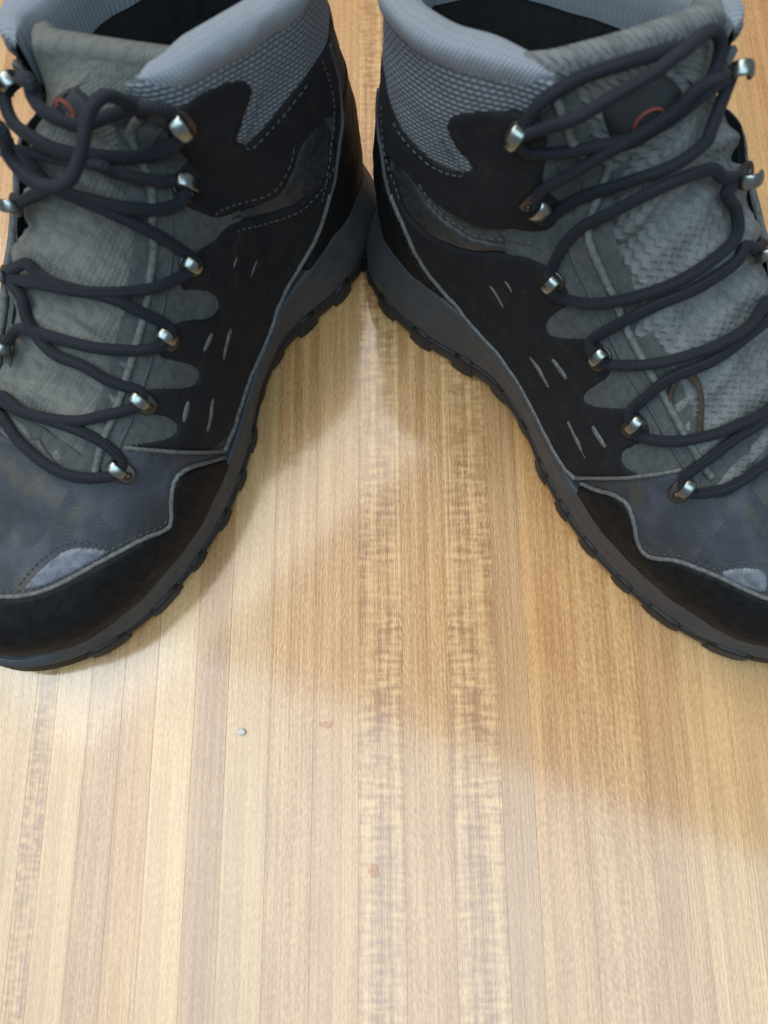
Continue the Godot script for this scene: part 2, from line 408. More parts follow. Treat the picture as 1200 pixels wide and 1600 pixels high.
func picture(w: int, h: int, how: Callable) -> ImageTexture:
	var b := PackedByteArray()
	b.resize(w * h * 3)
	var at := 0
	for y in h:
		for x in w:
			var c: Color = how.call(float(x) / w, float(y) / h)
			b[at] = int(clampf(c.r, 0, 1) * 255.0)
			b[at + 1] = int(clampf(c.g, 0, 1) * 255.0)
			b[at + 2] = int(clampf(c.b, 0, 1) * 255.0)
			at += 3
	return ImageTexture.create_from_image(Image.create_from_data(w, h, false, Image.FORMAT_RGB8, b))


func relief(m: StandardMaterial3D, t: Texture2D, mm: float) -> void:
	m.heightmap_enabled = true
	m.heightmap_texture = t
	m.heightmap_scale = mm * 0.1


func cloth(m: StandardMaterial3D, sheen: float) -> void:
	m.rim_enabled = true
	m.rim = sheen
	m.rim_tint = 0.5
	m.metallic_specular = 0.3


func materials() -> void:
	var pores := noise_texture(0.09, 4, 0.0, 1.0, 11, 256)
	var blotch := noise_texture(0.012, 5, 0.75, 1.12, 12, 512)
	var scuff := noise_texture(0.02, 5, 0.72, 1.1, 13, 512)

	# soft black nubuck of the panels, with brown dust caught here and there
	var dn := FastNoiseLite.new()
	dn.seed = 61
	dn.frequency = 0.009
	dn.fractal_octaves = 6
	dn.fractal_gain = 0.6
	var dusty := NoiseTexture2D.new()
	dusty.width = 768
	dusty.height = 768
	dusty.seamless = true
	dusty.noise = dn
	var ramp := Gradient.new()
	ramp.offsets = PackedFloat32Array([0.0, 0.5, 0.75, 1.0])
	ramp.colors = PackedColorArray([Color(0.50, 0.50, 0.54), Color(0.55, 0.555, 0.60), Color(0.66, 0.63, 0.60), Color(1.0, 0.90, 0.78)])
	dusty.color_ramp = ramp
	var nubuck := tri(plain(lin(0.042, 0.042, 0.045), 0.75), 11.0)
	nubuck.albedo_texture = dusty
	relief(nubuck, pores, 0.25)
	cloth(nubuck, 0.1)
	M.nubuck = nubuck
	# harder black leather of heel and toe
	var leather := tri(plain(lin(0.0105, 0.011, 0.0125), 0.6), 16.0)
	leather.metallic_specular = 0.26
	leather.albedo_texture = scuff
	relief(leather, pores, 0.16)
	M.leather = leather
	# dusty suede of the vamp: dust lies on it in pale patches and short flecks
	var a := FastNoiseLite.new()
	a.seed = 31
	a.frequency = 3.2
	a.fractal_octaves = 5
	var f := FastNoiseLite.new()
	f.seed = 32
	f.frequency = 1.0
	var suede_map := picture(512, 512, func(x: float, y: float) -> Color:
		var d := smoothstep(-0.2, 0.6, a.get_noise_2d(x * 0.7 + y * 0.2, y * 1.0 - x * 0.3))
		var e := smoothstep(0.05, 0.6, a.get_noise_2d(x * 0.8 + 7.0, y * 0.8 + 3.0))
		var k := smoothstep(0.42, 0.7, f.get_noise_2d(x * 50.0, y * 170.0)) * smoothstep(-0.1, 0.5, a.get_noise_2d(x * 0.6 + 20.0, y * 0.6))
		var g := smoothstep(0.58, 0.8, f.get_noise_2d(x * 110.0 + 90.0, y * 110.0))
		var base := Color(0.178, 0.19, 0.218)
		base = base.lerp(Color(0.275, 0.285, 0.325), d * 0.6)
		base = base.lerp(Color(0.29, 0.265, 0.225), e * 0.8)
		return base.lerp(Color(0.58, 0.59, 0.62), clampf(k * 0.8 + g * 0.7, 0.0, 0.75)))
	var suede := plain(Color(1, 1, 1), 0.6)
	suede.albedo_texture = suede_map
	suede.uv1_scale = Vector3(0.11, 0.11, 1)
	relief(suede, noise_texture(0.16, 3, 0.0, 1.0, 33, 512), 0.12)
	M.suede = suede
	# smooth dark grey moulded accents
	var grey := tri(plain(lin(0.035, 0.037, 0.04), 0.5), 20.0)
	grey.albedo_texture = scuff
	M.grey = grey
	var pale := tri(plain(lin(0.15, 0.16, 0.19), 0.55), 20.0)
	pale.albedo_texture = scuff
	M.pale = pale
	# knit: rows of small hexagonal loops
	var hexes := picture(96, 96, func(x: float, y: float) -> Color:
		var best := 9.0
		for r in range(-1, 5):
			for c in range(-1, 5):
				var p := Vector2((c + (0.5 if posmod(r, 2) == 1 else 0.0)) / 4.0, (r + 0.5) / 4.0)
				best = minf(best, Vector2((x - p.x) * 1.0, (y - p.y) * 1.25).length())
		var h := smoothstep(0.145, 0.06, best)
		return Color(h, h, h))
	var hex_colour := picture(96, 96, func(x: float, y: float) -> Color:
		var best := 9.0
		for r in range(-1, 5):
			for c in range(-1, 5):
				var p := Vector2((c + (0.5 if posmod(r, 2) == 1 else 0.0)) / 4.0, (r + 0.5) / 4.0)
				best = minf(best, Vector2((x - p.x) * 1.0, (y - p.y) * 1.25).length())
		var h := 0.66 + 0.34 * smoothstep(0.15, 0.07, best)
		return Color(h, h, h))
	var knit := plain(lin(0.19, 0.208, 0.235), 0.85)
	knit.albedo_texture = hex_colour
	knit.uv1_scale = Vector3(1.4, 1.4, 1)
	relief(knit, hexes, 0.5)
	cloth(knit, 0.3)
	M.knit = knit
	# ribbed roll of the collar
	var ribs := picture(64, 64, func(x: float, y: float) -> Color:
		var h := 0.5 + 0.5 * sin(TAU * (x * 8.0 + y * 2.0)) * (0.75 + 0.25 * sin(TAU * y * 6.0))
		return Color(h, h, h))
	var roll := plain(lin(0.22, 0.238, 0.268), 0.88)
	roll.uv1_scale = Vector3(0.55, 0.55, 1)
	relief(roll, ribs, 0.5)
	cloth(roll, 0.35)
	M.roll = roll
	# woven tongue with slanting, broken ridges
	var wn := FastNoiseLite.new()
	wn.seed = 41
	wn.frequency = 5.0
	var waves := picture(192, 192, func(x: float, y: float) -> Color:
		var w := 0.14 * sin(TAU * (x * 7.0 + y * 2.0))
		var p := fposmod(y * 9.0 + x * 3.0 + w, 1.0)
		var h := smoothstep(0.0, 0.35, p) * smoothstep(1.0, 0.6, p)
		return Color(h, h, h))
	var dust := noise_texture(0.006, 6, 0.9, 1.06, 44, 512)
	var tongue := plain(lin(0.155, 0.16, 0.158), 0.86)
	tongue.albedo_texture = dust
	tongue.uv1_scale = Vector3(0.36, 0.36, 1)
	relief(tongue, waves, 0.6)
	cloth(tongue, 0.2)
	M.tongue_R = tongue
	var plainer := tongue.duplicate() as StandardMaterial3D
	plainer.albedo_color = lin(0.135, 0.135, 0.124)
	plainer.uv1_scale = Vector3(0.62, 0.62, 1)
	relief(plainer, waves, 0.16)
	M.tongue_L = plainer
	var weave := picture(96, 96, func(x: float, y: float) -> Color:
		var h := 0.5 + 0.25 * sin(TAU * x * 16.0) + 0.25 * sin(TAU * (y * 16.0 + x * 4.0))
		return Color(h, h, h))
	var fabric := plain(lin(0.08, 0.085, 0.083), 0.86)
	fabric.albedo_texture = dust
	fabric.uv1_scale = Vector3(0.7, 0.7, 1)
	relief(fabric, weave, 0.25)
	cloth(fabric, 0.2)
	M.fabric = fabric
	var trim := tri(plain(lin(0.12, 0.127, 0.123), 0.8), 30.0)
	trim.albedo_texture = scuff
	M.trim = trim
	var dark := tri(plain(lin(0.012, 0.012, 0.013), 0.9), 20.0)
	dark.albedo_texture = scuff
	M.lining = dark
	# midsole foam, outsole rubber
	var foam := tri(plain(lin(0.05, 0.054, 0.062), 0.6), 14.0)
	relief(foam, pores, 0.08)
	foam.albedo_texture = noise_texture(0.02, 4, 0.9, 1.04, 19, 256)
	M.foam = foam
	var rubber := tri(plain(lin(0.010, 0.010, 0.011), 0.6), 18.0)
	rubber.albedo_texture = blotch
	relief(rubber, pores, 0.12)
	M.rubber = rubber
	# round braided lace
	var braid := picture(64, 64, func(x: float, y: float) -> Color:
		var h := 0.5 + 0.25 * sin(TAU * (x * 4.0 + y * 4.0)) + 0.25 * sin(TAU * (x * 4.0 - y * 4.0))
		return Color(h, h, h))
	var lace := plain(lin(0.013, 0.0145, 0.021), 0.65)
	lace.uv1_scale = Vector3(1.0, 2.2, 1)
	relief(lace, braid, 0.3)
	cloth(lace, 0.3)
	M.lace = lace
	var steel := tri(plain(lin(0.25, 0.27, 0.255), 0.4, 1.0), 60.0)
	steel.roughness_texture = noise_texture(0.03, 4, 0.5, 1.0, 51, 256)
	M.steel = steel
	var gun := tri(plain(lin(0.10, 0.088, 0.08), 0.45, 1.0), 60.0)
	M.gun = gun
	M.piping = tri(plain(lin(0.13, 0.127, 0.124), 0.7), 40.0)
	M.piping.albedo_texture = scuff
	M.thread = plain(lin(0.05, 0.052, 0.057), 0.75)
	M.slit = tri(plain(lin(0.15, 0.15, 0.145), 0.8), 40.0)
	M.slit.albedo_texture = scuff
	M.patch = plain(lin(0.02, 0.022, 0.024), 0.6)
	M.orange = plain(lin(0.17, 0.032, 0.018), 0.65)
	M.stain = tri(plain(lin(0.06, 0.043, 0.024), 0.85), 40.0)
	M.stain.albedo_texture = scuff


# ---------------------------------------------------------------- table

func wood_picture(kind: int) -> Array:
	var w := 160
	var h := 1400
	var n := FastNoiseLite.new()
	n.seed = 100 + kind
	n.frequency = 1.0
	n.fractal_octaves = 2
	var m := FastNoiseLite.new()
	m.seed = 200 + kind
	m.frequency = 1.0
	m.fractal_octaves = 3
	# tan, light, figured, brown with bands, pinkish, honey
	var tones: Array = [[Color(0.82, 0.67, 0.48), Color(0.70, 0.53, 0.35)], [Color(0.845, 0.71, 0.53), Color(0.755, 0.61, 0.43)], [Color(0.84, 0.70, 0.52), Color(0.67, 0.51, 0.35)],
		[Color(0.785, 0.625, 0.45), Color(0.68, 0.52, 0.35)], [Color(0.80, 0.65, 0.475), Color(0.70, 0.54, 0.37)], [Color(0.80, 0.64, 0.445), Color(0.69, 0.52, 0.335)]]
	var pale: Color = tones[kind][0]
	var deep: Color = tones[kind][1]
	var heights := PackedByteArray()
	heights.resize(w * h * 3)
	var at := [0]
	var t := picture(w, h, func(x: float, y: float) -> Color:
		var mm := x * 22.0
		var along := y * 1200.0
		var lines := n.get_noise_2d(mm * 1.1 + 0.4 * sin(along * 0.01), along * 0.004)
		var fine := n.get_noise_2d(mm * 3.1 + 50.0, along * 0.03)
		var cloud := m.get_noise_2d(mm * 0.09, along * 0.012)
		var fleck := m.get_noise_2d(mm * 0.75 + along * 0.22, along * 0.24 - mm * 0.12)
		var band := n.get_noise_2d(mm * 0.22 + 33.0, along * 0.0015)
		var k := 0.42 + lines * 0.5 + fine * 0.3 + cloud * 0.45 + fleck * 0.85 + band * 0.5
		if kind == 2:
			k -= fleck * 0.5
			var gate := 0.55 + 0.45 * smoothstep(-0.3, 0.3, m.get_noise_2d(mm * 0.03 + 9.0, along * 0.01))
			var tick := n.get_noise_2d(mm * 0.055 + 20.0, along * 0.33)
			var cell := n.get_noise_2d(mm * 0.3 + 70.0, along * 0.05)
			k += gate * (tick * 0.85 + cell * 0.45 + fleck * 0.3)
		if kind == 3:
			k += 0.35 * maxf(0.0, n.get_noise_2d(mm * 0.02, along * 0.14))
		var seam := minf(x, 1.0 - x) * 22.0
		k += 0.12 * (1.0 - smoothstep(0.0, 0.4, seam))
		var b := int(clampf(0.6 - k * 0.5, 0, 1) * 255.0)
		var i: int = at[0]
		heights[i] = b
		heights[i + 1] = b
		heights[i + 2] = b
		at[0] = i + 3
		return pale.lerp(deep, clampf(k, -0.25, 1.2)))
	return [t, ImageTexture.create_from_image(Image.create_from_data(w, h, false, Image.FORMAT_RGB8, heights))]


func table_top() -> void:
	var top := Node3D.new()
	named(top, "tabletop", self)
	top.set_meta("kind", "structure")
	top.set_meta("label", "butcher block table top of narrow glued maple strips")
	top.rotation_degrees.y = 0.45
	var woods := []
	for k in 6:
		var pics := wood_picture(k)
		for tone in [0.97, 1.0, 1.03]:
			var m := plain(Color(tone, tone, tone), 0.3)
			m.albedo_color = Color(0.96 * tone, 0.90 * tone, 0.815 * tone)
			m.albedo_texture = pics[0]
			m.metallic_specular = 0.6
			m.clearcoat_enabled = true
			m.clearcoat = 1.0
			m.clearcoat_roughness = 0.11
			relief(m, pics[1], 0.16)
			woods.append(m)
	# seams between the strips, in mm from the middle of the view, with the wood of the strip to the right of each
	var seams := [-162.7, -152.9, -137.4, -122.0, -106.6, -88.4, -72.9, -53.3, -32.8, -11.8, 9.0, 30.9, 53.3, 67.9, 91.2, 120.6, 140.2, 163.0]
	var kinds := [2, 1, 0, 5, 1, 3, 1, 0, 4, 2, 0, 2, 4, 5, 0, 4, 1]
	var x := -162.7
	var before := []
	while x > -560.0:
		var wide := rng.randf_range(15.0, 24.0)
		x -= wide
		before.append(x)
	for b in before:
		seams.push_front(b)
		kinds.push_front(rng.randi_range(0, 5))
	x = 163.0
	while x < 560.0:
		x += rng.randf_range(15.0, 24.0)
		kinds.append(rng.randi_range(0, 5))
		seams.append(x)
	for i in seams.size() - 1:
		var a: float = seams[i] + 0.012
		var b: float = seams[i + 1] - 0.012
		var s := Shape.new()
		var y := rng.randf_range(-0.02, 0.0)
		var e := 0.07
		var off := 0.0 if rng.randf() < 0.5 else 1.0
		var flip := rng.randf() < 0.5
		var pts := [[a, -30.0], [a, y - e], [a + e, y], [b - e, y], [b, y - e], [b, -30.0]]
		for j in pts.size() - 1:
			var c := s.v.size()
			for z in [-720.0, 480.0]:
				for q in [pts[j], pts[j + 1]]:
					var tx: float = (q[0] - a) / (b - a)
					s.add(Vector3(q[0], q[1], z), Vector2(0.004 + 0.992 * (1.0 - tx if flip else tx), absf(off - (z + 720.0) / 1200.0)))
			s.quad(c, c + 2, c + 3, c + 1)
		for z in [-720.0, 480.0]:
			var c := s.v.size()
			for q in [[a, -30.0], [b, -30.0], [b, y - e], [a, y - e]]:
				s.add(Vector3(q[0], q[1], z), Vector2(0.5, 0.5))
			if z < 0.0:
				s.quad(c, c + 3, c + 2, c + 1)
			else:
				s.quad(c, c + 1, c + 2, c + 3)
		put(s, "wood_strip", woods[kinds[i] * 3 + rng.randi_range(0, 2)], top, 0.001, 1.0)


func small_things() -> void:
	# a crumb, and two faint red smudges on the bare wood
	hand = -1.0
	var s := Shape.new()
	var rows := []
	for i in 7:
		var ring := PackedVector3Array()
		var a := PI * i / 6.0
		for j in 10:
			var b := TAU * j / 10.0
			var d := Vector3(sin(a) * cos(b), cos(a), sin(a) * sin(b))
			ring.append(Vector3(d.x * 1.9, d.y * 1.3 + 1.2, d.z * 1.6) * (1.0 + 0.22 * dents.get_noise_3dv(d * 40.0)))
		rows.append(ring)
	loft(s, rows, true)
	var crumb := put(s, "crumb", plain(lin(0.62, 0.62, 0.6), 0.7), self, 0.001, 1.0)
	crumb.position = Vector3(-0.0655, 0, 0.0022)
	crumb.set_meta("label", "tiny pale crumb alone on the bare wood in front of the boots")
	crumb.set_meta("category", "crumb")
	var red := plain(Color(0.80, 0.36, 0.30, 0.16), 0.5)
	red.transparency = BaseMaterial3D.TRANSPARENCY_ALPHA
	for spot in [[-27.0, -1.0, 3.4, 1.7, "faint pink smudge on the wood between the two toes"], [-4.5, 61.0, 2.4, 3.2, "small red smudge on the wood near the front edge of the view"]]:
		var d := Shape.new()
		var c := d.add(Vector3(0, 0.16, 0))
		for j in 22:
			var a := TAU * j / 22.0
			var r := 1.0 + 0.45 * dents.get_noise_2d(cos(a) * 30.0 + spot[0], sin(a) * 30.0)
			d.add(Vector3(cos(a) * spot[2] * r, 0.06, sin(a) * spot[3] * r))
		for j in 22:
			d.idx.append_array(PackedInt32Array([c, c + 1 + (j + 1) % 22, c + 1 + j]))
		var o := put(d, "smudge", red, self, 0.001, 1.0)
		o.position = Vector3(spot[0], 0, spot[1]) * 0.001
		o.set_meta("label", spot[4])
		o.set_meta("category", "stain")


# ---------------------------------------------------------------- the boot's surface

var keys_u := PackedFloat32Array()
var keys := []          # per station four control points
var slopes := []


func take_half(table: Array) -> void:
	keys_u = PackedFloat32Array()
	keys = []
	slopes = []
	for r in table:
		keys_u.append(r[0])
		var e := Vector3(r[1], r[2], r[3])
		var t := Vector3(r[4], r[5], r[6])
		var d: Vector3 = Vector3(r[7], r[8], r[9]).normalized() * r[10]
		var f: Vector3 = Vector3(r[11], r[12], r[13]).normalized() * r[14]
		keys.append([e, e + d, t + f, t])
	var n := keys_u.size()
	for i in n:
		var row := []
		for k in 4:
			var a: Vector3 = (keys[mini(i + 1, n - 1)][k] - keys[mini(i, n - 2)][k]) / (keys_u[mini(i + 1, n - 1)] - keys_u[mini(i, n - 2)])
			var b: Vector3 = (keys[maxi(i, 1)][k] - keys[maxi(i - 1, 0)][k]) / (keys_u[maxi(i, 1)] - keys_u[maxi(i - 1, 0)])
			row.append((a + b) * 0.5)
		slopes.append(row)


func rib(u: float) -> Array:
	var i := 0
	while i < keys_u.size() - 2 and keys_u[i + 1] < u:
		i += 1
	var h := keys_u[i + 1] - keys_u[i]
	var s := (u - keys_u[i]) / h
	var out := []
	for k in 4:
		var a: Vector3 = keys[i][k]
		var b: Vector3 = keys[i + 1][k]
		var ma: Vector3 = slopes[i][k] * h
		var mb: Vector3 = slopes[i + 1][k] * h
		out.append(a * (2 * s * s * s - 3 * s * s + 1) + ma * (s * s * s - 2 * s * s + s) + b * (3 * s * s - 2 * s * s * s) + mb * (s * s * s - s * s))
	return out


func flop(p: Vector3) -> Vector3:
	var h := maxf(p.y - 25.0, 0.0)
	return Vector3(p.x + lean.x * h, p.y, p.z + (lean.y + lean.z * clampf(p.x / 120.0, 0.0, 1.2)) * h)


func surface(table: Array, inner: bool) -> Dictionary:
	take_half(table)
	var p := PackedVector3Array()
	p.resize(NU * NV)
	for i in NU:
		var r := rib(float(i) / (NU - 1))
		for j in NV:
			var q: Vector3 = r[0].bezier_interpolate(r[1], r[2], r[3], float(j) / (NV - 1))
			p[i * NV + j] = flop(q)
	var n := PackedVector3Array()
	n.resize(NU * NV)
	for i in NU:
		for j in NV:
			var du := p[mini(i + 1, NU - 1) * NV + j] - p[maxi(i - 1, 0) * NV + j]
			var dv := p[i * NV + mini(j + 1, NV - 1)] - p[i * NV + maxi(j - 1, 0)]
			n[i * NV + j] = (dv.cross(du) if inner else du.cross(dv)).normalized()
	# shallow dents and creases of long wear
	for k in p.size():
		p[k] += n[k] * dents.get_noise_3dv(p[k] * 1.1) * 1.1
	return {"p": p, "n": n, "inner": inner}


func at(g: Dictionary, u: float, v: float, off := 0.0) -> Vector3:
	var x := clampf(u, 0, 1) * (NU - 1)
	var y := clampf(v, 0, 1) * (NV - 1)
	var i := mini(int(x), NU - 2)
	var j := mini(int(y), NV - 2)
	var s := x - i
	var t := y - j
	var k := i * NV + j
	var p: PackedVector3Array = g.p
	var n: PackedVector3Array = g.n
	var q := p[k].lerp(p[k + 1], t).lerp(p[k + NV].lerp(p[k + NV + 1], t), s)
	if off == 0.0:
		return q
	return q + n[k].lerp(n[k + 1], t).lerp(n[k + NV].lerp(n[k + NV + 1], t), s).normalized() * off


func normal_at(g: Dictionary, u: float, v: float) -> Vector3:
	return (at(g, u, v, 1.0) - at(g, u, v, 0.0)).normalized()


func pairs(a: Array) -> PackedVector2Array:
	var out := PackedVector2Array()
	for k in range(0, a.size(), 2):
		out.append(Vector2(a[k], a[k + 1]))
	return out


func rounded(p: PackedVector2Array, closed := true, times := 2) -> PackedVector2Array:
	for t in times:
		var q := PackedVector2Array()
		var n := p.size()
		if not closed:
			q.append(p[0])
		for i in (n if closed else n - 1):
			var a := p[i]
			var b := p[(i + 1) % n]
			q.append(a.lerp(b, 0.25))
			q.append(a.lerp(b, 0.75))
		if not closed:
			q.append(p[n - 1])
		p = q
	return p


func panel(s: Shape, g: Dictionary, outline: PackedVector2Array, thick: float, edge: float, sink := 0.4) -> void:
	# a piece of leather or cloth cut to an outline and laid on the surface, with rounded edges
	var n := outline.size()
	var lo := Vector2(9, 9)
	var hi := Vector2(-9, -9)
	for q in outline:
		lo = lo.min(q)
		hi = hi.max(q)
	var i0 := clampi(int(floor(lo.x * (NU - 1))) - 1, 0, NU - 1)
	var i1 := clampi(int(ceil(hi.x * (NU - 1))) + 1, 0, NU - 1)
	var j0 := clampi(int(floor(lo.y * (NV - 1))) - 1, 0, NV - 1)
	var j1 := clampi(int(ceil(hi.y * (NV - 1))) + 1, 0, NV - 1)
	var w := i1 - i0 + 1
	var h := j1 - j0 + 1
	if w < 2 or h < 2:
		return
	var d := PackedFloat32Array()
	d.resize(w * h)
	d.fill(99.0)
	var gp: PackedVector3Array = g.p
	var gn: PackedVector3Array = g.n
	var reach := int(ceil((edge + 1.6) / 1.1)) + 1
	for k in n:
		var a := outline[k]
		var b := outline[(k + 1) % n]
		if (a.y >= 1.0 and b.y >= 1.0) or (a.y <= 0.0 and b.y <= 0.0) or (a.x >= 1.0 and b.x >= 1.0) or (a.x <= 0.0 and b.x <= 0.0):
			continue
		var cuts := maxi(1, int(ceil(maxf(absf(a.x - b.x) * NU, absf(a.y - b.y) * NV) / 2.0)))
		var pa := at(g, a.x, a.y)
		for c in cuts:
			var qa := a.lerp(b, float(c) / cuts)
			var qb := a.lerp(b, float(c + 1) / cuts)
			var pb := at(g, qb.x, qb.y)
			var x := (qa + qb) * 0.5
			var ci := int(x.x * (NU - 1)) - i0
			var cj := int(x.y * (NV - 1)) - j0
			for i in range(maxi(ci - reach, 0), mini(ci + reach + 2, w)):
				for j in range(maxi(cj - reach, 0), mini(cj + reach + 2, h)):
					var p := gp[(i + i0) * NV + j + j0]
					var ab := pb - pa
					var t := clampf((p - pa).dot(ab) / maxf(ab.length_squared(), 1e-6), 0, 1)
					d[i * h + j] = minf(d[i * h + j], (pa + ab * t).distance_to(p))
			pa = pb
	for i in w:
		var u := float(i + i0) / (NU - 1)
		if u >= 1.0:
			u = 0.99999
		var hits := PackedFloat32Array()
		for k in n:
			var a := outline[k]
			var b := outline[(k + 1) % n]
			if (a.x <= u) != (b.x <= u):
				hits.append(a.y + (b.y - a.y) * (u - a.x) / (b.x - a.x))
		hits.sort()
		for j in h:
			var v := float(j + j0) / (NV - 1)
			var c := 0
			for y in hits:
				if y < v:
					c += 1
			if c % 2 == 0:
				d[i * h + j] = -d[i * h + j]
	var made := {}
	var inner: bool = g.inner
	for i in w - 1:
		for j in h - 1:
			var cell := [i * h + j, i * h + j + 1, (i + 1) * h + j + 1, (i + 1) * h + j] if inner else [i * h + j, (i + 1) * h + j, (i + 1) * h + j + 1, i * h + j + 1]
			var above := 0
			for c in cell:
				if d[c] > 0.0:
					above += 1
			if above == 0:
				continue
			var ring := PackedInt32Array()
			for q in 4:
				var a: int = cell[q]
				var b: int = cell[(q + 1) % 4]
				if d[a] > 0.0:
					if not made.has(a):
						var k := (a / h + i0) * NV + a % h + j0
						var f := clampf(d[a] / edge, 0, 1)
						made[a] = s.add(gp[k] + gn[k] * thick * sqrt(1.0 - (1.0 - f) * (1.0 - f)), Vector2(float(a / h + i0) / (NU - 1) * 33.0, float(a % h + j0) / (NV - 1) * 11.5))
					ring.append(made[a])
				if (d[a] > 0.0) != (d[b] > 0.0):
					var key := mini(a, b) * 100000 + maxi(a, b)
					if not made.has(key):
						var t := clampf(d[a] / (d[a] - d[b]), 0.02, 0.98)
						if absf(d[a]) > 90.0 or absf(d[b]) > 90.0:
							t = 0.5
						var ka := (a / h + i0) * NV + a % h + j0
						var kb := (b / h + i0) * NV + b % h + j0
						var top := s.add(gp[ka].lerp(gp[kb], t) + gn[ka].lerp(gn[kb], t) * thick * 0.35, Vector2(lerpf(a / h + i0, b / h + i0, t) / (NU - 1) * 33.0, lerpf(a % h + j0, b % h + j0, t) / (NV - 1) * 11.5))
						made[key] = top
					ring.append(made[key])
			for q in range(1, ring.size() - 1):
				s.idx.append_array(PackedInt32Array([ring[0], ring[q], ring[q + 1]]))
			# the cut edge goes down to the layer below
			if above < 4:
				for q in 4:
					var a: int = cell[q]
					var b: int = cell[(q + 1) % 4]
					if d[a] > 0.0 and d[b] <= 0.0:
						var e0: int = made[mini(a, b) * 100000 + maxi(a, b)]
						# the next crossing round this cell
						for r in range(1, 4):
							var c: int = cell[(q + r) % 4]
							var f: int = cell[(q + r + 1) % 4]
							if d[c] <= 0.0 and d[f] > 0.0:
								var e1: int = made[mini(c, f) * 100000 + maxi(c, f)]
								var na := normal_near(g, s.v[e0], a, b, h, i0, j0)
								var nb := normal_near(g, s.v[e1], c, f, h, i0, j0)
								var k0 := skirt(s, made, e0, na * (thick * 0.35 + sink))
								var k1 := skirt(s, made, e1, nb * (thick * 0.35 + sink))
								s.quad(e0, k0, k1, e1)
								break


func normal_near(g: Dictionary, _p: Vector3, a: int, b: int, h: int, i0: int, j0: int) -> Vector3:
	var gn: PackedVector3Array = g.n
	return (gn[(a / h + i0) * NV + a % h + j0] + gn[(b / h + i0) * NV + b % h + j0]).normalized()


func skirt(s: Shape, made: Dictionary, top: int, down: Vector3) -> int:
	var key := "s%d" % top
	if not made.has(key):
		made[key] = s.add(s.v[top] - down, s.uv[top])
	return made[key]


func along(g: Dictionary, line: PackedVector2Array, off: float, step := 2.0) -> PackedVector3Array:
	var p := PackedVector3Array()
	for i in line.size() - 1:
		var n := maxi(1, int(ceil(at(g, line[i].x, line[i].y).distance_to(at(g, line[i + 1].x, line[i + 1].y)) / step)))
		for k in n:
			var q := line[i].lerp(line[i + 1], float(k) / n)
			p.append(at(g, q.x, q.y, off))
	p.append(at(g, line[line.size() - 1].x, line[line.size() - 1].y, off))
	return p


func stitches(s: Shape, g: Dictionary, line: PackedVector2Array, off: float, gap := 3.3, long := 2.2, r := 0.42) -> void:
	var p := along(g, line, off, 0.6)
	var run := 0.0
	var piece := PackedVector3Array()
	for i in range(1, p.size()):
		run += p[i].distance_to(p[i - 1])
		if fposmod(run, gap) < long:
			piece.append(p[i])
		elif piece.size():
			if piece.size() > 2:
				tube(s, PackedVector3Array([piece[0], piece[piece.size() / 2], piece[piece.size() - 1]]), r, 5)
			piece = PackedVector3Array()


func slot(line: PackedVector2Array, u: float) -> float:
	# how high up the surface the facing runs at this rib: beyond it lies the tongue
	if u < line[line.size() - 1].x + 0.004 or u > line[0].x + 0.002:
		return 2.0
	for k in line.size() - 1:
		if (line[k].x >= u) != (line[k + 1].x >= u):
			return lerpf(line[k].y, line[k + 1].y, (u - line[k].x) / (line[k + 1].x - line[k].x))
	return line[0].y


func shifted(line: PackedVector2Array, dv: float, du := 0.0) -> PackedVector2Array:
	var out := PackedVector2Array()
	for q in line:
		out.append(q + Vector2(du, dv))
	return out


# ---------------------------------------------------------------- the boot

